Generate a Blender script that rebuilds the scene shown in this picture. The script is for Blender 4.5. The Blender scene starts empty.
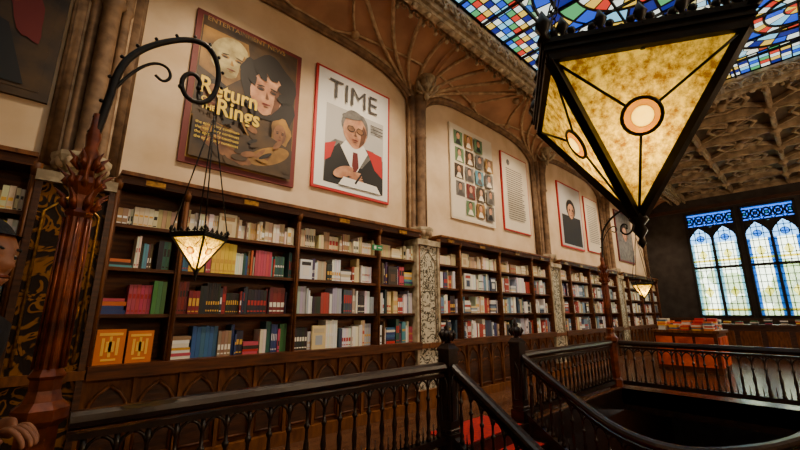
import bpy, math, random
from mathutils import Vector, Matrix
random.seed(11)
S=bpy.context.scene
def lin(c):
    return tuple(((v/255)/12.92 if v/255<=0.04045 else ((v/255+0.055)/1.055)**2.4) for v in c)
# ---------------------------------------------------------------- materials
def newmat(name):
    m=bpy.data.materials.new(name); m.use_nodes=True
    nt=m.node_tree; b=nt.nodes['Principled BSDF']; return m,nt,b
def mat(name,rgb,rough=0.6,metal=0.0,rgb2=None,scale=6.0,stretch=(1,1,1),bump=0.0,emis=0,detail=4,lo=0.35,hi=0.65,spec=0.5):
    m,nt,b=newmat(name)
    c1=lin(rgb)+(1,); 
    b.inputs['Roughness'].default_value=rough; b.inputs['Metallic'].default_value=metal
    b.inputs['Specular IOR Level'].default_value=spec
    b.inputs['Base Color'].default_value=c1
    tc=nt.nodes.new('ShaderNodeTexCoord'); mp=nt.nodes.new('ShaderNodeMapping'); mp.inputs['Scale'].default_value=stretch
    nt.links.new(tc.outputs['Object'],mp.inputs['Vector'])
    n=nt.nodes.new('ShaderNodeTexNoise'); n.inputs['Scale'].default_value=scale; n.inputs['Detail'].default_value=detail
    nt.links.new(mp.outputs[0],n.inputs['Vector'])
    if rgb2 is not None:
        r=nt.nodes.new('ShaderNodeValToRGB'); r.color_ramp.elements[0].position=lo; r.color_ramp.elements[1].position=hi
        r.color_ramp.elements[0].color=c1; r.color_ramp.elements[1].color=lin(rgb2)+(1,)
        nt.links.new(n.outputs['Fac'],r.inputs[0]); nt.links.new(r.outputs[0],b.inputs['Base Color'])
        if emis:
            nt.links.new(r.outputs[0],b.inputs['Emission Color'])
    if emis:
        b.inputs['Emission Strength'].default_value=emis
        if rgb2 is None: b.inputs['Emission Color'].default_value=c1
    if bump:
        bp=nt.nodes.new('ShaderNodeBump'); bp.inputs['Strength'].default_value=bump; bp.inputs['Distance'].default_value=0.02
        nt.links.new(n.outputs['Fac'],bp.inputs['Height']); nt.links.new(bp.outputs[0],b.inputs['Normal'])
    return m
M={}
M['wood']=mat('carved_wood',(50,26,12),0.45,rgb2=(80,44,22),scale=5,stretch=(1,1,6),bump=.2)
M['shelf']=mat('shelf_wood',(60,29,9),0.5,rgb2=(98,52,18),scale=5,stretch=(.6,1,6),bump=.15,spec=.3)
M['cab']=mat('cabinet_wood',(84,46,18),0.45,rgb2=(124,74,32),scale=4,stretch=(4,4,1),bump=.15,spec=.3)
M['rail']=mat('dark_rail_wood',(22,12,9),0.33,rgb2=(44,25,17),scale=6,stretch=(2,2,2),bump=.15)
M['post']=mat('copper_red_wood',(74,28,13),0.3,metal=.3,rgb2=(138,64,28),scale=9,bump=.25)
M['iron']=mat('black_iron',(15,12,9),0.42,metal=.5,rgb2=(34,25,17),scale=14,bump=.2)
M['plaster']=mat('cream_plaster',(224,200,168),0.85,rgb2=(204,176,140),scale=1.6,bump=.05)
M['vault']=mat('vault_plaster',(190,146,112),0.85,rgb2=(156,116,88),scale=1.5,bump=.15)
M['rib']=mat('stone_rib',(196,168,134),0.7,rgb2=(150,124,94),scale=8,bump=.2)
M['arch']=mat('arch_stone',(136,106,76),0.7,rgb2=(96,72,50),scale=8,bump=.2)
M['beam']=mat('beam_stone',(196,180,150),0.7,rgb2=(134,118,92),scale=9,bump=.25)
M['ceil']=mat('ceiling_plaster',(110,92,74),0.85,rgb2=(80,66,52),scale=2)
M['ribc']=mat('ceiling_rib_stone',(180,158,128),0.7,rgb2=(128,110,86),scale=5,bump=.2)
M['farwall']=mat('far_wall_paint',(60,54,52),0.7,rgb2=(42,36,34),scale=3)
M['dark']=mat('dark_paint',(22,17,14),0.7)
M['gold']=mat('gilding',(190,140,60),0.35,metal=.7,rgb2=(120,84,36),scale=20)
M['red']=mat('red_carpet',(190,14,22),0.85,rgb2=(140,8,14),scale=20)
M['green']=mat('exit_green',(20,120,70),0.5,emis=.25)
M['white']=mat('white_paper',(232,228,218),0.7,rgb2=(220,214,204),scale=4)
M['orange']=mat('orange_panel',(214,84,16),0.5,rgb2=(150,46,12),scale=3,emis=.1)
M['leaf']=mat('foliage',(140,170,70),0.9,rgb2=(80,120,40),scale=1.5)
M['grass']=mat('grass',(170,180,130),0.9,rgb2=(130,150,100),scale=.5)
def floral(name,bg,fg,scale=9,th=.5,metal=0,rough=.5):
    m,nt,b=newmat(name)
    tc=nt.nodes.new('ShaderNodeTexCoord')
    n=nt.nodes.new('ShaderNodeTexNoise'); n.inputs['Scale'].default_value=scale; n.inputs['Detail'].default_value=1.5; n.inputs['Distortion'].default_value=2.2
    nt.links.new(tc.outputs['Object'],n.inputs['Vector'])
    r=nt.nodes.new('ShaderNodeValToRGB'); e=r.color_ramp.elements
    e[0].position=th-.02; e[0].color=lin(bg)+(1,); e[1].position=th+.02; e[1].color=lin(fg)+(1,)
    x=e.new(th+.11); x.color=lin(fg)+(1,); y=e.new(th+.14); y.color=lin(bg)+(1,)
    nt.links.new(n.outputs['Fac'],r.inputs[0]); nt.links.new(r.outputs[0],b.inputs['Base Color'])
    bp=nt.nodes.new('ShaderNodeBump'); bp.inputs['Strength'].default_value=.5; bp.inputs['Distance'].default_value=.02
    nt.links.new(n.outputs['Fac'],bp.inputs['Height']); nt.links.new(bp.outputs[0],b.inputs['Normal'])
    b.inputs['Roughness'].default_value=rough; b.inputs['Metallic'].default_value=metal; b.inputs['Specular IOR Level'].default_value=.2
    return m
M['floral']=floral('floral_panel',(200,192,170),(66,60,46),7.5,.5)
M['vine']=floral('gold_vine_panel',(30,17,8),(126,80,22),5,.5,0,.75)
def floormat(name,c1,c2,rough):
    m,nt,b=newmat(name)
    tc=nt.nodes.new('ShaderNodeTexCoord')
    br=nt.nodes.new('ShaderNodeTexBrick'); br.inputs['Scale'].default_value=1; br.inputs['Brick Width'].default_value=2.2; br.inputs['Row Height'].default_value=.14
    br.inputs['Mortar Size'].default_value=.006
    br.inputs['Color1'].default_value=lin(c1)+(1,); br.inputs['Color2'].default_value=lin(c2)+(1,); br.inputs['Mortar'].default_value=lin((24,16,12))+(1,)
    nt.links.new(tc.outputs['Object'],br.inputs['Vector']); nt.links.new(br.outputs[0],b.inputs['Base Color'])
    b.inputs['Roughness'].default_value=rough
    return m
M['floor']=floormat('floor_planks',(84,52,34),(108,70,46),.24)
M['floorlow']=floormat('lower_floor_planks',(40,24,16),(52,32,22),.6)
def attrmat():
    m,nt,b=newmat('book_covers'); a=nt.nodes.new('ShaderNodeAttribute'); a.attribute_name='Col'
    nt.links.new(a.outputs['Color'],b.inputs['Base Color']); b.inputs['Roughness'].default_value=.45
    return m
M['books']=attrmat()
def glassmat(name,ca,cb,em,scale=40,lo=.35,hi=.66):
    m,nt,b=newmat(name); nt.nodes.remove(b)
    out=nt.nodes['Material Output']
    tc=nt.nodes.new('ShaderNodeTexCoord')
    n=nt.nodes.new('ShaderNodeTexNoise'); n.inputs['Scale'].default_value=scale; n.inputs['Detail'].default_value=6; n.inputs['Roughness'].default_value=.7
    nt.links.new(tc.outputs['Object'],n.inputs['Vector'])
    r=nt.nodes.new('ShaderNodeValToRGB'); r.color_ramp.elements[0].position=lo; r.color_ramp.elements[1].position=hi
    r.color_ramp.elements[0].color=lin(ca)+(1,); r.color_ramp.elements[1].color=lin(cb)+(1,)
    nt.links.new(n.outputs['Fac'],r.inputs[0])
    t=nt.nodes.new('ShaderNodeBsdfTranslucent'); g=nt.nodes.new('ShaderNodeBsdfGlossy'); g.inputs['Roughness'].default_value=.15
    e=nt.nodes.new('ShaderNodeEmission'); e.inputs['Strength'].default_value=em
    nt.links.new(r.outputs[0],t.inputs[0]); nt.links.new(r.outputs[0],e.inputs[0])
    mx=nt.nodes.new('ShaderNodeMixShader'); mx.inputs[0].default_value=.05
    nt.links.new(t.outputs[0],mx.inputs[1]); nt.links.new(g.outputs[0],mx.inputs[2])
    ad=nt.nodes.new('ShaderNodeAddShader'); nt.links.new(mx.outputs[0],ad.inputs[0]); nt.links.new(e.outputs[0],ad.inputs[1])
    nt.links.new(ad.outputs[0],out.inputs['Surface'])
    return m
M['amber']=glassmat('amber_glass',(118,76,0),(226,186,56),.55,48,.38,.64)
M['bull']=glassmat('bullseye_glass',(214,140,0),(226,160,0),.9)
M['bullc']=glassmat('bullseye_center_glass',(255,206,50),(255,220,80),3.0)
def emit(name,rgb,st):
    m,nt,b=newmat(name); b.inputs['Base Color'].default_value=lin(rgb)+(1,); b.inputs['Emission Color'].default_value=lin(rgb)+(1,); b.inputs['Emission Strength'].default_value=st; return m
M['bulb']=emit('lamp_bulb',(255,214,150),12)
SK=1.8
def stained():
    m,nt,b=newmat('stained_glass'); 
    tc=nt.nodes.new('ShaderNodeTexCoord')
    v=nt.nodes.new('ShaderNodeTexVoronoi'); v.inputs['Scale'].default_value=6.4; v.inputs['Randomness'].default_value=.75
    v2=nt.nodes.new('ShaderNodeTexVoronoi'); v2.feature='DISTANCE_TO_EDGE'; v2.inputs['Scale'].default_value=6.4; v2.inputs['Randomness'].default_value=.75
    for q in (v,v2): q.voronoi_dimensions='2D'; nt.links.new(tc.outputs['Object'],q.inputs['Vector'])
    sp=nt.nodes.new('ShaderNodeSeparateColor'); nt.links.new(v.outputs['Color'],sp.inputs[0])
    r=nt.nodes.new('ShaderNodeValToRGB'); r.color_ramp.interpolation='CONSTANT'
    cols=[(0,(160,205,222)),(.2,(50,100,180)),(.29,(220,226,200)),(.48,(120,180,205)),(.62,(214,196,120)),(.72,(24,44,120)),(.79,(120,160,120)),(.89,(170,70,40)),(.92,(235,236,215))]
    e=r.color_ramp.elements; e[0].color=lin(cols[0][1])+(1,); e[1].position=cols[1][0]; e[1].color=lin(cols[1][1])+(1,)
    for p,c in cols[2:]:
        x=e.new(p); x.color=lin(c)+(1,)
    nt.links.new(sp.outputs[0],r.inputs[0])
    mt=nt.nodes.new('ShaderNodeMath'); mt.operation='GREATER_THAN'; mt.inputs[1].default_value=.055; nt.links.new(v2.outputs['Distance'],mt.inputs[0])
    ms=nt.nodes.new('ShaderNodeMath'); ms.operation='MULTIPLY'; ms.inputs[1].default_value=SK; nt.links.new(mt.outputs[0],ms.inputs[0])
    nt.links.new(r.outputs[0],b.inputs['Emission Color']); nt.links.new(ms.outputs[0],b.inputs['Emission Strength'])
    b.inputs['Base Color'].default_value=(.02,.02,.02,1); b.inputs['Roughness'].default_value=.3
    return m
M['stained']=stained()
for k,c in dict(gb=(30,70,190),gc=(120,190,220),gw=(225,232,220),gy=(215,175,60),gr=(190,50,36),gg=(70,150,90),gn=(16,30,110)).items():
    M[k]=emit('stained_'+k,c,SK)
    M[k].node_tree.nodes['Principled BSDF'].inputs['Base Color'].default_value=(.02,.02,.02,1)
def winglass(name,tint,em):
    m,nt,b=newmat(name); nt.nodes.remove(b); out=nt.nodes['Material Output']
    t=nt.nodes.new('ShaderNodeBsdfTransparent'); t.inputs[0].default_value=lin(tint)+(1,)
    d=nt.nodes.new('ShaderNodeBsdfTranslucent'); d.inputs[0].default_value=lin(tint)+(1,)
    mx=nt.nodes.new('ShaderNodeMixShader'); mx.inputs[0].default_value=em
    nt.links.new(t.outputs[0],mx.inputs[1]); nt.links.new(d.outputs[0],mx.inputs[2]); nt.links.new(mx.outputs[0],out.inputs['Surface'])
    return m
M['wglass']=winglass('leaded_glass',(250,253,236),.3)
M['wyel']=winglass('yellow_leaded_glass',(236,214,110),.3)
M['wred']=winglass('red_leaded_glass',(210,90,60),.4)
M['wblue']=winglass('blue_leaded_glass',(84,146,220),.4)
M['wpale']=winglass('pale_blue_leaded_glass',(176,210,240),.4)

# ---------------------------------------------------------------- mesh builder
class MB:
    def __init__(s): s.v=[];s.f=[];s.m=[];s.sm=[];s.col=[];s.mats=[]
    def mi(s,k):
        if k not in s.mats: s.mats.append(k)
        return s.mats.index(k)
    def add(s,vs,fs,k,smooth=False,col=None):
        o=len(s.v); s.v+= [tuple(p) for p in vs]; i=s.mi(k)
        for f in fs: s.f.append(tuple(a+o for a in f)); s.m.append(i); s.sm.append(smooth); s.col.append(col)
    def box(s,x0,x1,y0,y1,z0,z1,k,col=None):
        vs=[(x0,y0,z0),(x1,y0,z0),(x1,y1,z0),(x0,y1,z0),(x0,y0,z1),(x1,y0,z1),(x1,y1,z1),(x0,y1,z1)]
        s.add(vs,[(0,3,2,1),(4,5,6,7),(0,1,5,4),(1,2,6,5),(2,3,7,6),(3,0,4,7)],k,col=col)
    def bar(s,a,b,w,h,k,up=(0,0,1)):
        a=Vector(a);b=Vector(b);d=(b-a).normalized();u=Vector(up)
        if abs(d.dot(u))>.98:u=Vector((1,0,0))
        r=d.cross(u).normalized();u=r.cross(d)
        vs=[p+r*(w/2*i)+u*(h/2*j) for p in (a,b) for i,j in ((-1,-1),(1,-1),(1,1),(-1,1))]
        s.add(vs,[(0,1,2,3),(7,6,5,4),(0,4,5,1),(1,5,6,2),(2,6,7,3),(3,7,4,0)],k)
    def tube(s,path,r,k,n=8,closed=False):
        P=[Vector(p) for p in path];N=len(P);R=r if isinstance(r,(list,tuple)) else [r]*N
        T=[]
        for i in range(N):
            if closed: t=P[(i+1)%N]-P[i-1]
            else: t=P[min(i+1,N-1)]-P[max(i-1,0)]
            T.append(t.normalized() if t.length>1e-9 else Vector((0,0,1)))
        u=Vector((0,0,1)) if abs(T[0].z)<.9 else Vector((1,0,0))
        u=(u-T[0]*u.dot(T[0])).normalized(); vs=[]
        for i in range(N):
            u=(u-T[i]*u.dot(T[i]))
            u=u.normalized() if u.length>1e-6 else Vector((1,0,0))
            w=T[i].cross(u)
            for j in range(n):
                a=2*math.pi*j/n; vs.append(P[i]+(u*math.cos(a)+w*math.sin(a))*R[i])
        fs=[]
        for i in range(N if closed else N-1):
            i2=(i+1)%N
            for j in range(n): fs.append((i*n+j,i*n+(j+1)%n,i2*n+(j+1)%n,i2*n+j))
        if not closed: fs+= [tuple(range(n-1,-1,-1)),tuple((N-1)*n+j for j in range(n))]
        s.add(vs,fs,k,True)
    def lathe(s,c,prof,k,n=12,smooth=True,rot=0):
        vs=[];N=len(prof)
        for r,z in prof:
            for j in range(n):
                a=2*math.pi*j/n+rot; vs.append((c[0]+r*math.cos(a),c[1]+r*math.sin(a),c[2]+z))
        fs=[(i*n+j,i*n+(j+1)%n,(i+1)*n+(j+1)%n,(i+1)*n+j) for i in range(N-1) for j in range(n)]
        fs+=[tuple(range(n-1,-1,-1)),tuple((N-1)*n+j for j in range(n))]
        s.add(vs,fs,k,smooth)
    def ball(s,c,r,k,n=10,sc=(1,1,1)):
        vs=[];m=n//2+1
        for i in range(m+1):
            th=math.pi*i/m
            for j in range(n):
                a=2*math.pi*j/n; vs.append((c[0]+r*sc[0]*math.sin(th)*math.cos(a),c[1]+r*sc[1]*math.sin(th)*math.sin(a),c[2]-r*sc[2]*math.cos(th)))
        fs=[(i*n+j,i*n+(j+1)%n,(i+1)*n+(j+1)%n,(i+1)*n+j) for i in range(m) for j in range(n)]
        s.add(vs,fs,k,True)
    def sweep(s,path,prof,k):
        P=[Vector(p) for p in path];N=len(P);n=len(prof);vs=[]
        for i in range(N):
            t=P[min(i+1,N-1)]-P[max(i-1,0)]; t.z=0
            t=t.normalized(); r=Vector((t.y,-t.x,0))
            for a,b in prof: vs.append(P[i]+r*a+Vector((0,0,b)))
        fs=[(i*n+j,i*n+(j+1)%n,(i+1)*n+(j+1)%n,(i+1)*n+j) for i in range(N-1) for j in range(n)]
        fs+=[tuple(range(n-1,-1,-1)),tuple((N-1)*n+j for j in range(n))]
        s.add(vs,fs,k)
    def poly(s,pts,k): s.add(pts,[tuple(range(len(pts)))],k)
    def obj(s,name,parent=None,loc=None,rotz=0):
        me=bpy.data.meshes.new(name); me.from_pydata(s.v,[],s.f)
        for k in s.mats: me.materials.append(M[k])
        me.polygons.foreach_set('material_index',s.m); me.polygons.foreach_set('use_smooth',s.sm)
        if any(c is not None for c in s.col):
            ca=me.color_attributes.new('Col','FLOAT_COLOR','CORNER')
            for p,c in zip(me.polygons,s.col):
                c=c or (.5,.5,.5)
                for li in p.loop_indices: ca.data[li].color=(c[0],c[1],c[2],1)
        me.update()
        o=bpy.data.objects.new(name,me); S.collection.objects.link(o)
        if loc: o.location=loc
        o.rotation_euler[2]=rotz
        if parent: o.parent=parent
        return o
COL=[-4.9,.1,5.0,10.0,15.0]; XE=20.3; XB=-5.3; YL=5.0; YR=-5.0; H=6.55; ZG=-4.2
# ---------------------------------------------------------------- shell
b=MB()
for x0,x1,y0,y1 in ((XB,XE,3.12,YL),(9.2,XE,YR,3.12),(XB,1.8,YR,3.12),(1.8,9.2,YR,-3.0)):
    b.box(x0,x1,y0,y1,-.3,0,'floor')
b.obj('floor')
b=MB(); b.box(1.8,9.2,3.08,3.12,-.42,.0,'rail'); b.box(9.2,9.24,-3,3.12,-.42,.0,'rail'); b.obj('trim_well_edge')
b=MB(); b.box(3.98,5.24,3.12,3.75,0,.012,'red'); b.obj('red_carpet_runner')
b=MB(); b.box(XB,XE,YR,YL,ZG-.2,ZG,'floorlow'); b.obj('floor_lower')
b=MB(); b.box(XB,XE,YL,YL+.2,0,H+.3,'plaster'); b.box(XB,XE,YL,YL+.2,ZG,0,'wood'); b.obj('wall_left')
b=MB(); b.box(XB,XE,YR-.2,YR,ZG,H+.3,'plaster'); b.obj('wall_right')
b=MB(); b.box(XB-.2,XB,YR,YL,ZG,H+.3,'plaster'); b.obj('wall_back')
# far wall with window openings
WY=[(1.72,3.42),(-.05,1.6),(-1.85,-.2)]; WZ0,WZ1=1.35,5.75
b=MB(); ys=[YR]+[v for w in reversed(WY) for v in w]+[YL]
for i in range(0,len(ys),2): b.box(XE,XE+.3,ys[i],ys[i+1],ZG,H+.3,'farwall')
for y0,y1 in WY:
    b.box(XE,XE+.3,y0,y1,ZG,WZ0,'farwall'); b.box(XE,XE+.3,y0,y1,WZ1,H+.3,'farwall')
b.box(XE-.06,XE,YR,YL,5.85,6.0,'wood'); b.box(XE-.05,XE,YR,YL,1.2,1.32,'wood')
b.obj('wall_far')
for wi,(y0,y1) in enumerate(WY):
    b=MB(); x=XE+.12; yc=(y0+y1)/2
    b.box(XE-.05,XE+.2,y0,y0+.09,WZ0,WZ1,'dark'); b.box(XE-.05,XE+.2,y1-.09,y1,WZ0,WZ1,'dark')
    b.box(XE-.08,XE+.2,y0,y1,WZ0,WZ0+.08,'dark'); b.box(XE-.05,XE+.2,y0,y1,WZ1-.06,WZ1,'dark')
    b.box(XE+.02,XE+.2,yc-.045,yc+.045,WZ0,5.05,'dark'); b.box(XE+.02,XE+.2,y0,y1,3.32,3.42,'dark')
    b.box(x,x+.02,y0,y1,WZ0,4.4,'wglass'); b.box(x,x+.02,y0,y1,4.4,5.1,'wpale'); b.box(x,x+.02,y0,y1,5.1,WZ1,'wblue')
    for a0,a1 in ((y0+.09,yc-.045),(yc+.045,y1-.09)):
        w=(a1-a0)/2; ac=(a0+a1)/2
        for j in range(1,4): b.box(x-.015,x+.03,a0+j*(a1-a0)/4-.011,a0+j*(a1-a0)/4+.011,WZ0,5,'dark')
        for zc in (2.35,3.9): 
            b.poly([(x-.01,ac,zc-.24),(x-.01,ac-.15,zc),(x-.01,ac,zc+.24),(x-.01,ac+.15,zc)],'wyel')
        for zc in (1.6,3.6): b.box(x-.008,x-.004,a0,a1,zc,zc+.09,'wyel')
        for ss in (-1,1): b.box(x-.008,x-.004,ac+ss*w*.88-.05,ac+ss*w*.88+.05,WZ0,4.4,'wblue' if wi%2 else 'wpale')
        b.tube([(x-.01,ac+.13*math.cos(q*math.pi/6),4.6+.13*math.sin(q*math.pi/6)) for q in range(12)],.015,'dark',4,True)
        b.poly([(x-.012,ac+.12*math.cos(q*math.pi/6),4.6+.12*math.sin(q*math.pi/6)) for q in range(12)],'wblue')
        zz=WZ0+.27
        while zz<5: b.box(x-.015,x+.03,a0,a1,zz-.011,zz+.011,'dark'); zz+=.27
        # pointed arch head, spandrels
        arc=[]
        for t in range(9):
            f=t/8; arc.append((w*(1-f**1.6),4.62+.45*f))
        L=[(XE+.02,ac-p,z) for p,z in arc]; R=[(XE+.02,ac+p,z) for p,z in arc]
        b.poly([(XE+.02,a0,5.1)]+[ (XE+.02,a0,4.62)]+L+[(XE+.02,ac,5.1)],'dark')
        b.poly([(XE+.02,a1,5.1)]+[ (XE+.02,a1,4.62)]+R+[(XE+.02,ac,5.1)],'dark')
        b.tube(L,.025,'dark',6); b.tube(R,.025,'dark',6)
    # tracery band of interlaced arches and quatrefoils
    n=5; dy=(y1-y0)/n
    for j in range(n):
        c=y0+dy*(j+.5)
        b.tube([(XE+.05,c+dy*.42*math.cos(q*math.pi/6),5.4+dy*.42*math.sin(q*math.pi/6)*1.2) for q in range(12)],.04,'dark',6,True)
        b.tube([(XE+.05,c+dy*.18*math.cos(q*math.pi/4),5.4+dy*.2*math.sin(q*math.pi/4)) for q in range(8)],.026,'dark',6,True)
        b.poly([(XE+.09,c+dy*.18*math.cos(q*math.pi/4),5.4+dy*.2*math.sin(q*math.pi/4)) for q in range(8)],'wred' if j%2 else 'wyel')
        for q in range(4):
            aa=q*math.pi/2+math.pi/4; b.tube([(XE+.05,c+dy*.2*math.cos(aa),5.4+dy*.2*math.sin(aa)),(XE+.05,c+dy*.62*math.cos(aa),5.4+dy*.75*math.sin(aa))],.028,'dark',5)
        for sgn in (-1,1): b.tube([(XE+.05,c+sgn*dy*.5,5.1),(XE+.05,c+sgn*dy*.3,5.2),(XE+.05,c,5.22)],.02,'dark',5)
    b.box(XE+.0,XE+.2,y0,y1,5.08,5.14,'dark')
    b.obj('window_%d'%(wi+1))
# ceilings
SX0,SX1,SY=-3.0,10.4,3.3
b=MB()
b.box(SX1,XE,-SY,SY,H,H+.2,'ceil'); b.box(XB,SX0,-SY,SY,H,H+.2,'ceil')
b.box(XB,XE,SY,YL,H,H+.2,'ceil'); b.box(XB,XE,YR,-SY,H,H+.2,'ceil')
b.obj('ceiling')
# ceiling ribs (star vault pattern)
b=MB()
gx=[SX1+.3+i*1.6 for i in range(7)]; gy=[-3.3+i*1.65 for i in range(5)]
for x in gx: b.bar((x,-SY,H-.08),(x,SY,H-.08),.12,.17,'ribc'); b.bar((x,-SY,H-.18),(x,SY,H-.18),.06,.06,'ribc')
for y in gy: b.bar((SX1,y,H-.08),(XE,y,H-.08),.12,.17,'ribc'); b.bar((SX1,y,H-.18),(XE,y,H-.18),.06,.06,'ribc')
for i in range(len(gx)-1):
    for j in range(4):
        x0,x1,y0,y1=gx[i],gx[i+1],gy[j],gy[j+1]; cx,cy=(x0+x1)/2,(y0+y1)/2
        b.bar((x0,y0,H-.06),(x1,y1,H-.06),.06,.1,'ribc'); b.bar((x0,y1,H-.06),(x1,y0,H-.06),.06,.1,'ribc')
        b.tube([(cx+.5*math.cos(a*math.pi/4),cy+.5*math.sin(a*math.pi/4),H-.08) for a in range(8)],.04,'ribc',6,True)
        for a in range(8):
            q=a*math.pi/4+math.pi/8; b.tube([(cx+.46*math.cos(q),cy+.46*math.sin(q),H-.06),(cx+.3*math.cos(q+.25),cy+.3*math.sin(q+.25),H-.07),(cx+.16*math.cos(q),cy+.16*math.sin(q),H-.08)],.018,'ribc',5)
        b.ball((cx,cy,H-.12),.12,'ribc',8); b.ball((x0,y0,H-.2),.13,'ribc',8,(1,1,.8))
        b.lathe((x0,y0,H-.4),[(.015,0),(.05,.06),(.03,.1),(.1,.2)],'ribc',8)
b.obj('trim_ceiling_ribs')
# skylight
b=MB()
b.add([(SX0,-SY,H+.05),(SX1,-SY,H+.05),(SX1,SY,H+.05),(SX0,SY,H+.05)],[(0,3,2,1)],'stained')
b.box(SX0-.05,SX1+.05,SY,SY+.05,H-.02,H+.2,'beam'); b.box(SX0-.05,SX1+.05,-SY-.05,-SY,H-.02,H+.2,'beam')
zz=H+.02
# coloured border strips
pal=['gw','gb','gy','gc','gn','gg','gw','gr','gc']
def strip(x0,x1,y0,y1,nx,ny,off=0):
    for i in range(nx):
        for j in range(ny):
            a=x0+(x1-x0)*i/nx; c=x0+(x1-x0)*(i+1)/nx; d=y0+(y1-y0)*j/ny; e=y0+(y1-y0)*(j+1)/ny
            g=.012; k=pal[(i*2+j*5+off)%len(pal)]
            b.poly([(a+g,d+g,zz),(a+g,e-g,zz),(c-g,e-g,zz),(c-g,d+g,zz)],k)
b.add([(SX0,SY-.75,zz+.01),(SX1,SY-.75,zz+.01),(SX1,SY,zz+.01),(SX0,SY,zz+.01)],[(0,3,2,1)],'dark')
b.add([(SX1-.75,-SY,zz+.01),(SX1,-SY,zz+.01),(SX1,SY,zz+.01),(SX1-.75,SY,zz+.01)],[(0,3,2,1)],'dark')
strip(SX0,SX1-.75,SY-.72,SY-.04,84,5); strip(SX1-.72,SX1-.04,-SY,SY,5,42)
# rosettes
for rx,ry,RR in ((5.7,1.0,1.45),(.8,.6,1.5),(8.6,-.6,1.0),(8.4,1.7,.7)):
    zr=zz-.005
    b.add([(rx+RR*1.03*math.cos(a*math.pi/24),ry+RR*1.03*math.sin(a*math.pi/24),zr+.004) for a in range(48)],[tuple(range(47,-1,-1))],'dark')
    rings=[(.0,.16,8,['gy','gr']),(.19,.42,12,['gb','gc','gw']),(.45,.6,24,['gr','gy','gw']),(.63,.82,16,['gn','gc','gb','gg']),(.85,1.0,32,['gw','gb','gy','gn'])]
    for r0,r1,n,kk in rings:
        for i in range(n):
            a0=2*math.pi*(i+.06)/n; a1=2*math.pi*(i+.94)/n; am=(a0+a1)/2
            pts=[]
            for r,a in ((r0,a0),(r1,a0),(r1,am),(r1,a1),(r0,a1),(r0,am)):
                pts.append((rx+RR*max(r,.01)*math.cos(a),ry+RR*max(r,.01)*math.sin(a),zr-.002))
            b.add(pts,[(5,4,3,2,1,0)],kk[i%len(kk)])
    for rr in (1.02,.61,.43): b.tube([(rx+RR*rr*math.cos(a*math.pi/24),ry+RR*rr*math.sin(a*math.pi/24),zr-.02) for a in range(48)],.022,'iron',5,True)
x=SX0
while x<SX1+.01: b.bar((x,-SY,H),(x,SY,H),.035,.06,'iron'); x+=.67
for y in (-2.55,-1.6,-.6,.4,1.5,2.55): b.bar((SX0,y,H),(SX1,y,H),.035,.06,'iron')
b.obj('stained_glass_skylight')
# beams around the skylight with cusped tracery
b=MB()
def beamline(p0,p1,side):
    p0=Vector(p0);p1=Vector(p1);d=(p1-p0).normalized();s=Vector(side)
    for w,h,o,z in ((.34,.14,0,H-.07),(.24,.1,0,H-.19),(.12,.08,0,H-.27)):
        b.bar(p0+Vector((0,0,z)),p1+Vector((0,0,z)),w,h,'beam')
    for sg,oo in ((1,.2),(-1,.2)):
        b.bar(p0+s*sg*oo+Vector((0,0,H-.04)),p1+s*sg*oo+Vector((0,0,H-.04)),.05,.07,'beam')
    L=(p1-p0).length;n=int(L/.3)
    for i in range(n):
        c=p0+d*(i+.5)*L/n
        for sg in (-1,1):
            q=c+s*sg*.24
            arc=[q+d*(.15*math.cos(a*math.pi/6))+Vector((0,0,H-.26+.15*math.sin(a*math.pi/6))) for a in range(7)]
            b.tube(arc,.02,'beam',5)
            b.ball(tuple(q+d*.15+Vector((0,0,H-.28))),.04,'beam',6)
            b.tube([q+d*(.05*math.cos(a*math.pi/3))+Vector((0,0,H-.18+.05*math.sin(a*math.pi/3))) for a in range(6)],.014,'beam',4,True)
        # carved dentils underneath
        b.ball(tuple(c+Vector((0,0,H-.33))),.05,'beam',6,(1.2,1.2,.8))
beamline((XB,3.52,0),(XE,3.52,0),(0,1,0)); beamline((SX1+.2,-SY,0),(SX1+.2,3.4,0),(1,0,0))
b.obj('trim_beams')
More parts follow.
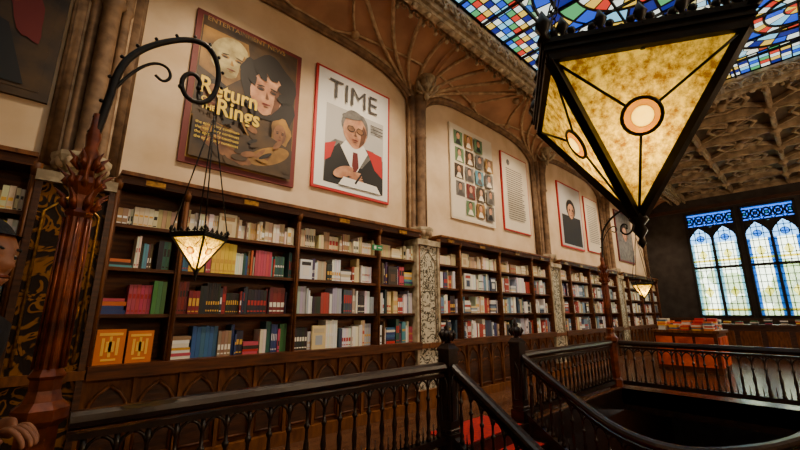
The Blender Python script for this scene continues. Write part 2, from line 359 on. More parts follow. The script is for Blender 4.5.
# vault coves with ribs, arches
def zw(s): return 4.9+1.3*(max(0,1-abs(s)**4))**.4
def P(c,s,v,off=0):
    y=4.96+(3.68-4.96)*(1-math.cos(v*math.pi/2)); z0=zw(s)
    z=z0+(H-.1-z0)*math.sin(v*math.pi/2)
    return (c+2.5+s*2.5,y-off*.5,z-off)
b=MB(); r=MB()
for c in COL:
    ns,nv=40,10;vs=[]
    ss=[math.sin((i/ns-.5)*math.pi) for i in range(ns+1)]
    for s_ in ss:
        for j in range(nv+1): vs.append(P(c,s_,j/nv))
    b.add(vs,[(i*(nv+1)+j,(i+1)*(nv+1)+j,(i+1)*(nv+1)+j+1,i*(nv+1)+j+1) for i in range(ns) for j in range(nv)],'vault',True)
    for sg in (-1,1):
        for tgt in (.82,.55,.28,0):
            r.tube([P(c,sg*(.985+(tgt-.985)*(j/12)**.9),j/12,.02) for j in range(13)],.036,'rib',6)
        r.tube([P(c,sg*(.3-.3*j/6),.35+.65*j/6,.015) for j in range(7)],.024,'rib',5)
        r.tube([P(c,sg*(.9-.6*j/6),.55-.2*j/6,.015) for j in range(7)],.024,'rib',5)
        r.tube([P(c,sg*(.3-.3*j/6),.35-.3*j/6,.015) for j in range(7)],.024,'rib',5)
        r.ball(P(c,sg*.3,.35,.03),.08,'rib',8); r.ball(P(c,sg*.28,.99,.03),.09,'rib',8)
    r.ball(P(c,0,.8,.03),.09,'rib',8)
    # wall arch moulding, stepped orders
    for off,rad,k in ((-.045,.03,'arch'),(.03,.07,'arch'),(.14,.04,'rib')):
        sc=.9+off*.35
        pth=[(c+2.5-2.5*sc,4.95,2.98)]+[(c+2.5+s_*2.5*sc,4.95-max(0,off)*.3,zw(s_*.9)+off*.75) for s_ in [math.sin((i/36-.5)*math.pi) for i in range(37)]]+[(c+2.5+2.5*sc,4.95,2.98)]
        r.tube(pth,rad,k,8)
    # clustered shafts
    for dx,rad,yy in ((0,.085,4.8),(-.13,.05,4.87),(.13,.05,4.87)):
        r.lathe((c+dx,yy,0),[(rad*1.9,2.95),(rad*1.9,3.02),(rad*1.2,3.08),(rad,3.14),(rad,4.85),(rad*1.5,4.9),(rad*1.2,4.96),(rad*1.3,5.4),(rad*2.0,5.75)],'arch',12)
    r.box(c-.2,c+.2,4.88,5.0,2.95,6.3,'rib')
    # corbel capital
    r.lathe((c,4.82,2.72),[(.06,0),(.1,.06),(.16,.12),(.13,.16),(.22,.24),(.24,.3),(.24,.34)],'beam',8,False)
    for a in range(7):
        q=math.pi+a*math.pi/6; r.ball((c+.19*math.cos(q),4.82+.19*math.sin(q),2.96),.045,'rib',6,(1,1,1.5))
    # foliated boss where ribs spring
    r.lathe((c,4.6,5.62),[(.02,0),(.06,.08),(.04,.12),(.12,.22),(.16,.28),(.1,.34),(.18,.5)],'beam',10)
    for a in range(8):
        q=a*math.pi/4; r.tube([(c+.08*math.cos(q),4.6+.08*math.sin(q),5.78),(c+.2*math.cos(q),4.6+.2*math.sin(q),5.86),(c+.25*math.cos(q),4.6+.25*math.sin(q),5.98)],[.035,.03,.008],'beam',5)
b.obj('trim_vault'); r.obj('trim_vault_ribs')

# ---------------------------------------------------------------- pilasters
for i,c in enumerate(COL):
    b=MB(); k='vine' if i<=1 else 'floral'
    b.box(c-.27,c+.27,4.66,4.995,0,2.75,k)
    for sg in (-1,1):
        b.box(c+sg*.27-.025,c+sg*.27+.025,4.63,4.99,0,2.8,'wood' if i<2 else 'beam')
        b.tube([(c+sg*.2,4.655,1.1),(c+sg*.2,4.655,2.45),(c,4.655,2.66)],.012,'gold' if i<2 else 'beam',6)
    b.box(c-.3,c+.3,4.58,4.99,0,.3,'cab'); b.box(c-.3,c+.3,4.62,4.99,.95,1.03,'cab')
    b.box(c-.3,c+.3,4.6,4.99,2.72,2.82,'beam')
    b.obj('pilaster')
# ---------------------------------------------------------------- bookcases
ROWS=[1.06,1.53,1.99,2.43]; TOP=2.84; UP=[.31,.95,2.35,3.78,4.69]
for ci,c in enumerate(COL[0:5]):
    b=MB(); x0,x1=c+.31,c+4.69
    b.box(x0,x1,4.95,4.99,1.0,TOP,'shelf')
    b.box(x0,x1,4.6,4.99,.94,1.06,'shelf'); b.box(x0,x1,4.62,4.99,TOP,TOP+.08,'shelf'); b.box(x0,x1,4.58,4.99,TOP+.08,TOP+.12,'cab')
    for z in ROWS[1:]: b.box(x0,x1,4.69,4.96,z-.035,z,'shelf')
    for u in UP:
        b.box(c+u-.03,c+u+.03,4.66,4.96,1.0,TOP,'shelf')
        b.tube([(c+u,4.655,1.06),(c+u,4.655,TOP)],.018,'cab',6)
        b.lathe((c+u,4.655,TOP-.02),[(.02,-.06),(.04,0),(.045,.06)],'cab',8)
    # base cabinet with blind gothic arches
    b.box(x0,x1,4.7,4.99,.0,.94,'cab'); b.box(x0,x1,4.62,4.99,0,.14,'cab')
    n=11; w=(x1-x0)/n
    for j in range(n):
        a=x0+j*w; m=a+w/2
        b.box(a-.02,a+.02,4.66,4.71,.14,.94,'cab')
        L=[(a+.04,4.69,.2),(a+.04,4.69,.62),(a+.06,4.69,.72),(a+.11,4.69,.8),(m,4.69,.87)]
        b.tube(L,.018,'cab',5); b.tube([(2*m-p[0],p[1],p[2]) for p in L],.018,'cab',5)
        b.poly([(a+.05,4.697,.2)]+[(p[0]+.01,4.697,p[2]) for p in L[1:]]+[(2*m-p[0]-.01,4.697,p[2]) for p in reversed(L[1:-1])]+[(a+w-.05,4.697,.2)],'wood')
        b.tube([(a+.04,4.69,.2),(a+w-.04,4.69,.2)],.016,'shelf',5)
        b.tube([(a+.09,4.69,.6),(a+.15,4.69,.66),(m,4.69,.64),(2*m-a-.15,4.69,.66),(2*m-a-.09,4.69,.6)],.01,'cab',5)
    # small label plates on the cornice
    for q in (.62,1.65,3.05,4.25): b.box(c+q-.09,c+q+.09,4.6,4.615,TOP+.01,TOP+.065,'gold')
    b.obj('bookcase')
pal_sp=[(186,30,36),(232,226,210),(30,34,60),(214,160,50),(50,100,140),(28,26,26),(206,104,40),(80,44,90),(240,240,235),(40,90,80),(150,120,90),(120,26,36),(80,150,160),(200,190,170),(190,70,90),(40,60,120),(236,226,200),(220,214,196),(50,36,30),(90,60,40),(30,30,34),(60,120,70),(232,200,60)]
pal_top=[(222,206,170),(232,222,196),(206,180,136),(190,160,120),(236,226,204),(160,126,84),(214,196,156)]
pal_w=[(240,240,236),(230,232,236),(222,220,214),(240,236,220),(170,176,186),(60,70,96),(170,60,50),(226,204,150),(236,232,224),(196,180,150),(40,40,46),(110,140,170)]
def fill(b,x0,x1,z,maxh,pal,face=False,ci=1):
    x=x0
    while x<x1-.02:
        if face:
            w=random.uniform(.2,.24); 
            if x+w>x1: break
            h=random.uniform(.3,.34); col=lin(pal)
            b.box(x,x+w,4.72,4.75,z,z+h,'books',col)
            for (u0,u1,v0,v1) in ((.1,.9,.82,.9),(.25,.75,.1,.16),(.2,.3,.25,.75),(.7,.8,.25,.75),(.35,.65,.35,.65),(.45,.55,.2,.8)):
                b.box(x+w*u0,x+w*u1,4.717,4.72,z+h*v0,z+h*v1,'books',lin((244,190,70)))
            x+=w+.02; continue
        col=random.choice(pal); cnt=random.choice((1,1,1,2,2,3,4,6)); h=random.uniform(.6,1.0)*maxh; w=random.choice((random.uniform(.014,.026),random.uniform(.026,.056))); d=random.uniform(4.72,4.77)
        lab=random.choice((None,None,(240,236,220),(20,20,20),(220,170,60),(240,240,240),(180,40,40)))
        l0=random.uniform(.25,.55); l1=l0+random.uniform(.08,.35)
        rr=random.random()
        if rr<.05 and x+.2<x1: # flat stack
            zz=z
            for _ in range(random.randint(3,8)):
                t=random.uniform(.025,.045); b.box(x,x+random.uniform(.17,.2),4.73,4.93,zz,zz+t-.002,'books',lin(random.choice(pal))); zz+=t
            x+=.205; continue
        if rr<.085 and x+.25<x1: # face-out cover
            w=random.uniform(.18,.22); h=min(maxh,w*1.45); b.box(x,x+w,4.71,4.74,z,z+h,'books',lin(col)); c2=lin(random.choice(pal))
            b.box(x+w*.12,x+w*.88,4.708,4.71,z+h*.7,z+h*.88,'books',c2); b.box(x+w*.25,x+w*.75,4.708,4.71,z+h*.18,z+h*.58,'books',lin(random.choice(pal)))
            x+=w+.01; continue
        for _ in range(cnt):
            if x+w>x1: return
            cc=lin(tuple(max(0,min(255,v+random.randint(-12,12))) for v in col)); hh=h*random.uniform(.985,1.015)
            b.box(x,x+w-.002,d,4.94,z,z+hh,'books',cc)
            if lab and w>.018:
                b.box(x+.005,x+w-.007,d-.0015,d,z+hh*l0,z+hh*l1,'books',lin(lab)); b.box(x+.005,x+w-.007,d-.0015,d,z+hh*.08,z+hh*.13,'books',lin(lab))
            x+=w
        if random.random()<.04: x+=random.uniform(.02,.06)
for ci,c in enumerate(COL):
    for bi in range(4):
        b=MB()
        a0,a1=c+UP[bi]+.035,c+UP[bi+1]-.035
        for ri,z in enumerate(ROWS):
            if ri==3: fill(b,a0,a1,z,.28,pal_top)
            elif ci==1 and bi==0 and ri==0: fill(b,a0,a1,z,.3,(214,112,8),face=True)
            elif ci==1 and bi==1 and ri==1:
                fill(b,a0,a1,z,.36,[(30,28,30),(120,24,30),(40,40,70),(200,60,40),(28,24,40)])
            elif ci>=2: fill(b,a0,a1,z,.36,pal_w)
            else: fill(b,a0,a1,z,.38,pal_sp if random.random()<.8 else pal_w)
        b.obj('row_of_books')
b=MB(); b.box(3.68,3.87,4.575,4.6,2.5,2.58,'green'); b.box(3.7,3.74,4.572,4.575,2.515,2.565,'white'); b.box(3.78,3.85,4.572,4.575,2.533,2.547,'white'); b.tube([(3.78,4.6,2.54),(3.78,4.65,2.54)],.01,'iron',6); b.obj('exit_sign')

# ---------------------------------------------------------------- wall posters
def pm(name,rgb,rgb2=None,scale=8):
    M[name]=mat(name,rgb,.6,rgb2=rgb2,scale=scale); return name
pm('p_maroon',(104,24,20)); pm('p_red',(186,30,30)); pm('p_white',(236,234,228)); pm('p_black',(22,20,20)); pm('p_skin',(214,160,122),(160,104,74),5)
pm('p_pale',(200,184,122),(124,106,60),5); pm('p_brown',(78,54,22),(36,24,12),3); pm('p_yellow',(232,196,44)); pm('p_gold',(168,122,44),(84,56,20),3)
pm('p_grey',(120,116,112),(80,78,76)); pm('p_cream',(226,214,192)); pm('p_hair',(26,17,10)); pm('p_blue',(90,140,160)); pm('p_green',(90,120,84)); pm('p_silver',(190,188,184))
pm('p_skin2',(150,100,58),(96,60,34),5); pm('p_ink',(70,66,64)); pm('p_shade',(116,72,44),(78,46,28),5)
class Poster:
    def __init__(s,x0,x1,z0,z1,frame,bg,fw=.06):
        s.x0,s.x1,s.z0,s.z1=x0,x1,z0,z1; s.b=MB(); s.l=0; s.b.box(x0,x1,4.955,4.995,z0,z1,frame); s.b.box(x0+fw,x1-fw,4.950,4.955,z0+fw,z1-fw,bg); s.y=4.949
    def pt(s,u,v): return (s.x0+(s.x1-s.x0)*u,s.y,s.z0+(s.z1-s.z0)*v)
    def poly(s,pts,k): s.y-=.0008; s.b.poly([s.pt(u,v) for u,v in pts],k)
    def ell(s,u,v,ru,rv,k,rot=0,n=24,wob=0):
        pts=[]
        for i in range(n):
            a=2*math.pi*i/n; r=1+wob*math.sin(5*a+u*9)
            x,y=ru*math.cos(a)*r,rv*math.sin(a)*r
            pts.append((u+x*math.cos(rot)-y*math.sin(rot),v+x*math.sin(rot)+y*math.cos(rot)))
        s.poly(pts,k)
    def text(s,o,body,u,v,size,k,sx=1,bold=0.0):
        c=bpy.data.curves.new('lettering','FONT'); c.body=body; c.size=size; c.offset=bold; t=bpy.data.objects.new('lettering',c); S.collection.objects.link(t)
        c.materials.append(M[k]); p=s.pt(u,v); t.location=(p[0],s.y-.004,p[2]); t.rotation_euler=(math.pi/2,0,0); t.scale=(sx,1,1); t.parent=o
def facep(p,u,v,w,h,skin,lean=0,shade='p_shade'):
    n=20; pts=[]
    for i in range(n):   # jaw narrower than brow
        a=2*math.pi*i/n; yy=math.sin(a); ww=w*(1 if yy>0 else 1-.34*yy*yy)
        pts.append((u+ww*math.cos(a)+lean*yy*h,v+h*yy))
    p.poly(pts,skin)
    p.poly([(u+w*.98,v+h*.1),(u+w*.76,v-h*.5),(u+w*.3,v-h*.92),(u+w*.45,v-h*.4),(u+w*.5,v+h*.1),(u+w*.7,v+h*.6)],shade)
    for sg in (-1,1):
        p.ell(u+sg*w*.4,v+h*.13,w*.24,h*.1,shade); p.ell(u+sg*w*.4,v+h*.1,w*.15,h*.05,'p_hair'); p.ell(u+sg*w*.4,v+h*.26,w*.24,h*.035,'p_hair',-sg*.12)
    p.poly([(u-w*.02,v+h*.08),(u+w*.14,v-h*.24),(u+w*.02,v-h*.28),(u-w*.08,v-h*.24)],shade); p.ell(u,v-h*.5,w*.26,h*.035,'p_maroon'); p.ell(u,v-h*.62,w*.16,h*.025,shade)
p=Poster(.95,2.47,3.33,5.5,'p_maroon','p_gold',.07)
p.poly([(.05,.3),(.95,.25),(.95,.97),(.05,.97)],'p_brown')
p.poly([(.06,.62),(.3,.55),(.5,.7),(.45,.9),(.06,.9)],'p_gold')
p.ell(.3,.76,.17,.13,'p_pale',.3); facep(p,.32,.73,.15,.125,'p_pale',.2,'p_gold'); p.ell(.14,.75,.03,.04,'p_pale',.5)
p.ell(.68,.64,.27,.24,'p_hair',0,34,.07); p.ell(.5,.72,.1,.09,'p_hair',0,20,.1); p.ell(.86,.52,.09,.12,'p_hair',0,20,.1); facep(p,.66,.6,.16,.16,'p_skin',.1)
for q in (( .56,.76),(.65,.78),(.75,.76),(.51,.68),(.82,.67),(.6,.73),(.7,.74),(.82,.6)): p.ell(q[0],q[1],.06,.035,'p_hair',q[0]*4,14,.12)
p.ell(.2,.46,.13,.1,'p_hair',0,20,.06); facep(p,.2,.44,.085,.085,'p_skin2')
p.ell(.82,.35,.1,.1,'p_gold',0,20,.1); facep(p,.81,.33,.065,.075,'p_skin2')
p.poly([(.06,.04),(.94,.04),(.94,.24),(.7,.3),(.4,.24),(.06,.32)],'p_brown'); p.ell(.72,.16,.2,.06,'p_gold',.3); p.ell(.35,.12,.22,.04,'p_skin2',-.2)
for i in range(22): p.ell(random.uniform(.1,.9),random.uniform(.06,.32),random.uniform(.03,.07),random.uniform(.01,.025),random.choice(['p_gold','p_skin2','p_hair','p_brown']),random.uniform(-1,1))
o=p.b.obj('film_magazine_poster')
p.text(o,'Return',.07,.44,.32,'p_yellow',.85,.006); p.text(o,'OF\nTHE',.1,.385,.1,'p_yellow',1,.002); p.text(o,'Rings',.22,.33,.32,'p_yellow',.85,.006); p.text(o,'ENTERTAINMENT NEWS',.07,.92,.1,'p_gold')
for i in range(4): p.text(o,'the epic story continues',.08,.24-.03*i,.055,'p_yellow')
p=Poster(2.75,4.33,3.43,5.56,'p_red','p_white',.04)
p.poly([(.13,.06),(.9,.06),(.9,.7),(.13,.7)],'p_silver')
p.poly([(.13,.06),(.9,.06),(.9,.36),(.75,.42),(.25,.42),(.13,.34)],'p_grey')
p.poly([(.13,.06),(.15,.28),(.3,.4),(.42,.26),(.6,.24),(.78,.4),(.9,.3),(.9,.06)],'p_black')
p.poly([(.32,.38),(.38,.44),(.62,.44),(.68,.38),(.54,.2),(.46,.22)],'p_white'); p.poly([(.48,.36),(.54,.36),(.56,.24),(.51,.18),(.47,.24)],'p_maroon')
p.poly([(.66,.42),(.88,.4),(.9,.2),(.78,.26)],'p_red'); p.poly([(.13,.36),(.26,.4),(.2,.26),(.13,.22)],'p_red')
p.ell(.5,.585,.18,.135,'p_grey',0,30,.03); facep(p,.5,.535,.16,.145,'p_skin'); p.ell(.47,.665,.15,.03,'p_grey',.15)
for sg in (-1,1):
    for rr,kk in ((1,'p_hair'),(.8,'p_skin2')):
        p.poly([(.5+sg*.06+.052*rr*math.cos(a*math.pi/8),.55+.026*rr*math.sin(a*math.pi/8)) for a in range(16)],kk)
p.ell(.36,.17,.13,.045,'p_skin',.3)
for i in range(4): p.ell(.5+.01*i,.18-.02*i,.09,.012,'p_skin',.1)
p.poly([(.3,.06),(.86,.06),(.8,.12),(.36,.13)],'p_white'); p.poly([(.5,.1),(.66,.28),(.675,.275),(.52,.09)],'p_black')
for i in range(3): p.poly([(.7,.64-.03*i),(.88,.64-.03*i),(.88,.65-.03*i),(.7,.65-.03*i)],'p_ink')
o=p.b.obj('portrait_magazine_poster'); p.text(o,'TIME',.14,.755,.5,'p_ink',.98,-.004)
p=Poster(6.1,7.75,3.5,5.72,'p_cream','p_cream',.03)
for i in range(4):
    for j in range(5):
        u=.08+i*.22+(.02 if j%2 else 0); v=.06+j*.18; k=random.choice(['p_brown','p_grey','p_green','p_blue','p_gold','p_maroon'])
        if (i,j) in ((3,4),(0,0)): continue
        p.poly([(u,v),(u+.19,v),(u+.19,v+.155),(u,v+.155)],k); p.ell(u+.095,v+.11,.045,.04,'p_hair'); p.ell(u+.095,v+.1,.035,.035,'p_skin'); p.poly([(u+.03,v+.01),(u+.16,v+.01),(u+.12,v+.065),(u+.07,v+.065)],random.choice(['p_black','p_cream','p_ink']))
p.b.obj('portrait_collage_poster')
p=Poster(8.15,9.45,3.55,5.65,'p_red','p_cream',.03)
p.ell(.25,.88,.06,.04,'p_grey')
for i in range(24):
    ll=random.uniform(.55,.7); p.poly([(.15,.8-.028*i),(.15+ll,.8-.028*i),(.15+ll,.79-.028*i),(.15,.79-.028*i)],'p_grey')
p.b.obj('letter_poster')
p=Poster(11.3,13.0,3.5,5.6,'p_red','p_silver',.05); p.poly([(.1,.05),(.9,.05),(.9,.5),(.1,.5)],'p_black'); p.ell(.5,.62,.2,.15,'p_hair'); facep(p,.5,.58,.14,.12,'p_skin'); p.b.obj('portrait_poster')
p=Poster(13.3,14.5,3.55,5.5,'p_red','p_cream',.03)
for i in range(20): p.poly([(.15,.85-.035*i),(.85,.85-.035*i),(.85,.84-.035*i),(.15,.84-.035*i)],'p_grey')
p.b.obj('letter_poster')
p=Poster(16.3,18.2,3.5,5.6,'p_maroon','p_grey',.06); p.ell(.5,.6,.2,.18,'p_hair'); facep(p,.5,.55,.15,.14,'p_skin'); p.b.obj('portrait_poster')
p=Poster(-2.2,-.25,3.6,6.0,'p_brown','p_brown',.08); p.ell(.6,.6,.2,.18,'p_maroon'); facep(p,.6,.55,.14,.13,'p_skin2'); p.poly([(.1,.05),(.9,.05),(.8,.3),(.5,.4),(.2,.3)],'p_black'); p.ell(.85,.4,.06,.16,'p_maroon',.3,20,.1); p.ell(.9,.75,.04,.1,'p_gold',-.3,20,.1); p.b.obj('portrait_poster')

# ---------------------------------------------------------------- balustrades
HP=[(-.06,-.03),(-.07,.0),(-.06,.035),(-.03,.055),(.03,.055),(.06,.035),(.07,0),(.06,-.03),(.035,-.05),(-.035,-.05)]
BP=[(-.045,-.04),(-.045,.04),(.045,.04),(.045,-.04)]
def resample(pts,st):
    P_=[Vector(p) for p in pts]; L=[0]
    for i in range(1,len(P_)): L.append(L[-1]+(P_[i]-P_[i-1]).length)
    n=max(1,round(L[-1]/st)); out=[]
    for k in range(n+1):
        d=L[-1]*k/n; i=1
        while i<len(P_)-1 and L[i]<d: i+=1
        f=(d-L[i-1])/(L[i]-L[i-1]); out.append(P_[i-1].lerp(P_[i],f))
    return out
def smooth(pts,it=2):
    P_=[Vector(p) for p in pts]
    for _ in range(it):
        q=[P_[0]]
        for i in range(len(P_)-1): q+= [P_[i].lerp(P_[i+1],.25),P_[i].lerp(P_[i+1],.75)]
        q.append(P_[-1]); P_=q
    return P_
def balustrade(name,pts,hh=.95):
    b=MB(); P_=[Vector(p) for p in pts]
    b.sweep([p+Vector((0,0,hh-.05)) for p in P_],HP,'rail')
    b.sweep([p+Vector((0,0,hh-.14)) for p in P_],[(-.03,-.02),(-.03,.02),(.03,.02),(.03,-.02)],'rail')
    b.sweep([p+Vector((0,0,.1)) for p in P_],BP,'rail')
    Q=resample(P_,.17)
    for i,q in enumerate(Q[:-1]):
        m=(q+Q[i+1])/2; base=m.z+.14; top=m.z+hh-.15; L=top-base
        b.lathe((m.x,m.y,base),[(.03,0),(.03,.05*L),(.018,.08*L),(.028,.13*L),(.016,.18*L),(.022,.32*L),(.026,.4*L),(.016,.5*L),(.014,.62*L),(.026,.655*L),(.026,.68*L),(.014,.7*L),(.014,.84*L),(.024,.87*L),(.018,.9*L),(.018,L)],'rail',8)
        # cusped pointed arch to the next baluster
        if i<len(Q)-2:
            n=(Q[i+1]+Q[i+2])/2; md=(m+n)/2
            a=Vector((m.x,m.y,m.z+hh-.26)); c=Vector((n.x,n.y,n.z+hh-.26)); t=Vector((md.x,md.y,md.z+hh-.165))
            b.tube([a,a.lerp(t,.35)+Vector((0,0,.03)),a.lerp(t,.7)+Vector((0,0,.02)),t],.013,'rail',5)
            b.tube([c,c.lerp(t,.35)+Vector((0,0,.03)),c.lerp(t,.7)+Vector((0,0,.02)),t],.013,'rail',5)
            b.tube([md+Vector((0,0,.14)),md+Vector((0,0,.3))],[.012,.004],'rail',5)
    return b.obj(name)
def newel(x,y,z=0,h=1.08):
    b=MB(); s=.085
    b.box(x-s-.02,x+s+.02,y-s-.02,y+s+.02,z,z+.16,'rail'); b.box(x-s,x+s,y-s,y+s,z+.16,z+h,'rail')
    b.lathe((x,y,z),[(s*1.2,.16),(s*1.5,.2),(s*1.25,.24)],'rail',4,False,math.pi/4)
    for dx,dy in ((1,0),(-1,0),(0,1),(0,-1)):
        cx,cy=x+dx*s,y+dy*s; ax=Vector((-dy,dx,0)); o=Vector((cx,cy,z))
        b.tube([o+ax*.045+Vector((0,0,.3)),o+ax*.045+Vector((0,0,.72)),o+Vector((0,0,.82)),o-ax*.045+Vector((0,0,.72)),o-ax*.045+Vector((0,0,.3))],.012,'rail',5,True)
    b.lathe((x,y,z+h),[(s*1.6,0),(s*1.6,.03),(s*1.2,.06),(s*.9,.09)],'rail',4,False,math.pi/4)
    b.lathe((x,y,z+h+.08),[(.05,0),(.035,.03),(.07,.07),(.085,.11),(.07,.15),(.03,.18),(.045,.2),(.02,.23),(.012,.28),(.002,.31)],'rail',12)
    for a in range(6):
        q=a*math.pi/3; b.tube([(x+.06*math.cos(q),y+.06*math.sin(q),z+h+.12),(x+.1*math.cos(q),y+.1*math.sin(q),z+h+.2),(x+.075*math.cos(q),y+.075*math.sin(q),z+h+.25)],[.016,.02,.006],'rail',5)
    return b.obj('newel_post')
RY=3.22
balustrade('balustrade',[(.24,RY,0),(3.69,RY,0)])
balustrade('balustrade',[(-4.85,RY,0),(-.04,RY,0)])
balustrade('balustrade',[(5.53,RY,0),(9.2,RY,0)])
balustrade('balustrade',[(9.35,RY-.15,0),(9.35,-3.0,0)])
newel(3.8,RY); newel(5.42,RY)
# stair rails
r2=smooth([(5.42,3.11,-.02),(5.42,2.5,-.42),(5.44,1.95,-.78),(5.62,1.35,-.93),(6.3,.8,-.93),(7.3,.42,-.93),(8.6,.25,-.93)],2)
balustrade('stair_balustrade',[tuple(p) for p in r2],.95)
r1=smooth([(3.8,3.11,-.02),(3.8,2.5,-.42),(3.78,1.95,-.78),(3.6,1.35,-.93),(3.3,.6,-.93),(3.2,-1,-.93)],2)
balustrade('stair_balustrade',[tuple(p) for p in r1],.95)
b=MB()
for i in range(5):
    y1=3.11-i*.27; b.box(3.85,5.37,y1-.3,y1,-.18*(i+1)-.16,-.18*(i+1)+.0,'rail'); b.box(3.98,5.24,y1-.31,y1,-.18*(i+1),-.18*(i+1)+.012,'red')
    b.box(3.98,5.24,y1-.012,y1,-.18*(i+1),-.18*i,'red')
for xx in (3.8,5.42):
    b.add([(xx-.04,3.1,-.5),(xx+.04,3.1,-.5),(xx+.04,1.72,-1.4),(xx-.04,1.72,-1.4),(xx-.04,3.1,.06),(xx+.04,3.1,.06),(xx+.04,1.72,-.84),(xx-.04,1.72,-.84)],[(0,3,2,1),(4,5,6,7),(0,1,5,4),(1,2,6,5),(2,3,7,6),(3,0,4,7)],'rail')
edge=[p for p in r2 if p.y<1.9]
pts=[(3.4,1.77)]+[(5.4,1.77)]+[(p.x+.05,p.y+.04) for p in edge if p.y<1.7]+[(8.8,.25),(8.8,-2.6),(3.0,-2.6),(3.0,.6)]
N=len(pts)
vs=[(x,y,-1.2) for x,y in pts]+[(x,y,-.93) for x,y in pts]
b.add(vs,[tuple(range(N-1,-1,-1)),tuple(range(N,2*N))]+[(i,(i+1)%N,(i+1)%N+N,i+N) for i in range(N)],'rail')
for x,y in ((4.0,0),(7.6,-.3),(7.6,-2.3),(4.0,-2.3)): b.lathe((x,y,ZG),[(.2,0),(.2,.2),(.12,.3),(.1,2.6),(.2,2.9),(.24,3.0)],'rail',10)
b.box(4.1,7.5,-1.9,-.2,-.93,-.915,'red'); b.box(4.1,5.2,-.2,1.7,-.93,-.915,'red')
b.obj('staircase')

# ---------------------------------------------------------------- lanterns
def lantern(name,c,rotz,hook,energy,side=.33,dep=.31,detail=True):
    b=MB(); h=side/2; kk=side/.33
    cs=[Vector((sx*h,sy*h,0)) for sx,sy in ((-1,-1),(1,-1),(1,1),(-1,1))]; tip=Vector((0,0,-dep))
    for i in range(4):
        A,B=cs[i],cs[(i+1)%4]; e=(B-A).normalized(); out=Vector((A+B)).normalized()
        # crown band
        up=Vector((0,0,.034*kk)); A3=A*1.07+up;B3=B*1.07+up
        b.add([A,B,B*1.04,A*1.04,A3,B3,A*1.02+up,B*1.02+up,A*.97,B*.97],[(0,1,2,3),(3,2,5,4),(4,5,7,6),(6,7,9,8)],'iron')
        b.bar(A*1.07+up,B*1.07+up,.011*kk,.011*kk,'iron'); b.bar(A*1.015,B*1.015,.014*kk,.014*kk,'iron')
        b.bar(A*1.065+up*.5,B*1.065+up*.5,.006*kk,.006*kk,'iron')
        # crest of fleurons
        n=5
        for j in range(n):
            q=(A*1.05).lerp(B*1.05,(j+.5)/n)+up
            b.tube([q,q+Vector((0,0,.014*kk)),q+Vector((0,0,.028*kk)),q+Vector((0,0,.054*kk))],[.010*kk,.005*kk,.014*kk,.002*kk],'iron',6)
            b.ball(tuple(q+e*.016*kk+Vector((0,0,.018*kk))),.009*kk,'iron',6); b.ball(tuple(q-e*.016*kk+Vector((0,0,.018*kk))),.009*kk,'iron',6)
            if j<n-1:
                q2=(A*1.05).lerp(B*1.05,(j+1)/n)+up; b.ball(tuple(q2+Vector((0,0,.006*kk))),.007*kk,'iron',6)
        q=A*1.06+up; b.tube([q,q+Vector((0,0,.02*kk)),q+Vector((0,0,.038*kk)),q+Vector((0,0,.075*kk))],[.014*kk,.007*kk,.018*kk,.002*kk],'iron',6)
        # glass face
        nrm=(B-A).cross(tip-A).normalized()
        if nrm.dot(out)<0:nrm=-nrm
        b.add([A,B,tip],[(0,1,2)],'amber')
        b.bar(A,tip,.018*kk,.018*kk,'iron')
        cen=A*.31+B*.31+tip*.38
        tdir=(tip-(A+B)/2).normalized(); R=.036*kk
        circ=[cen+nrm*.004+(e*math.cos(a*math.pi/10)+tdir*math.sin(a*math.pi/10))*R for a in range(20)]
        b.tube(circ,.004*kk,'iron',6,True)
        circ2=[cen+nrm*.006+(e*math.cos(a*math.pi/10)+tdir*math.sin(a*math.pi/10))*R*.55 for a in range(20)]
        b.tube(circ2,.0018*kk,'post',5,True)
        vs=[cen+nrm*.012]+[cen+nrm*.009+(p_-cen-nrm*.006) for p_ in circ2]+[p_-nrm*.001 for p_ in circ]
        b.add(vs[:21],[(0,1+j,1+(j+1)%20) for j in range(20)],'bullc',True)
        b.add(vs,[(1+j,21+j,21+(j+1)%20,1+(j+1)%20) for j in range(20)],'bull',True)
        for tgt in (A,B,tip):
            d=(tgt-cen).normalized(); b.tube([cen+d*R+nrm*.002,tgt+nrm*.002],.003*kk,'iron',5)
    b.lathe((0,0,-dep-.06),[(.001,0),(.009,.012),(.004,.022),(.015,.038),(.01,.05),(.02,.062),(.012,.078)],'iron',8)
    hk=Vector((0,0,hook))
    for A in cs:
        a=A*1.05+Vector((0,0,.04*kk)); L=(hk-a).length; d=(hk-a).normalized(); n=int(L/.028)
        sd=d.cross(Vector((0,0,1))).normalized(); ud=d.cross(sd)
        if detail:
            for j in range(n):
                q=a+d*(j+.5)*L/n; w=sd if j%2 else ud
                b.tube([q+d*(.018*math.cos(t*math.pi/3))+w*(.007*math.sin(t*math.pi/3)) for t in range(6)],.0022,'iron',4,True)
        else: b.tube([a,hk],.0055,'iron',5)
    b.tube([hk+Vector((.02*math.cos(t*math.pi/4),0,.02+.02*math.sin(t*math.pi/4))) for t in range(8)],.005,'iron',5,True)
    b.tube([Vector((0,0,-.0)),Vector((0,0,-.05))],.018*kk,'iron',8)
    b.ball((0,0,-.07),.022*kk,'bulb',12)
    for sx,sy in ((1,0),(0,1)): b.bar((-h*sx,-h*sy,-.005),(h*sx,h*sy,-.005),.008,.008,'iron')
    o=b.obj(name,loc=c,rotz=rotz)
    l=bpy.data.lights.new('glow','POINT'); l.energy=energy; l.color=(1,.82,.46); l.shadow_soft_size=.03
    lo=bpy.data.objects.new('glow',l); S.collection.objects.link(lo); lo.location=(0,0,-.12*dep/.31); lo.parent=o
    return o
big=lantern('hanging_lantern',(.912,.231,2.05),math.radians(30.8),.75,2.2)
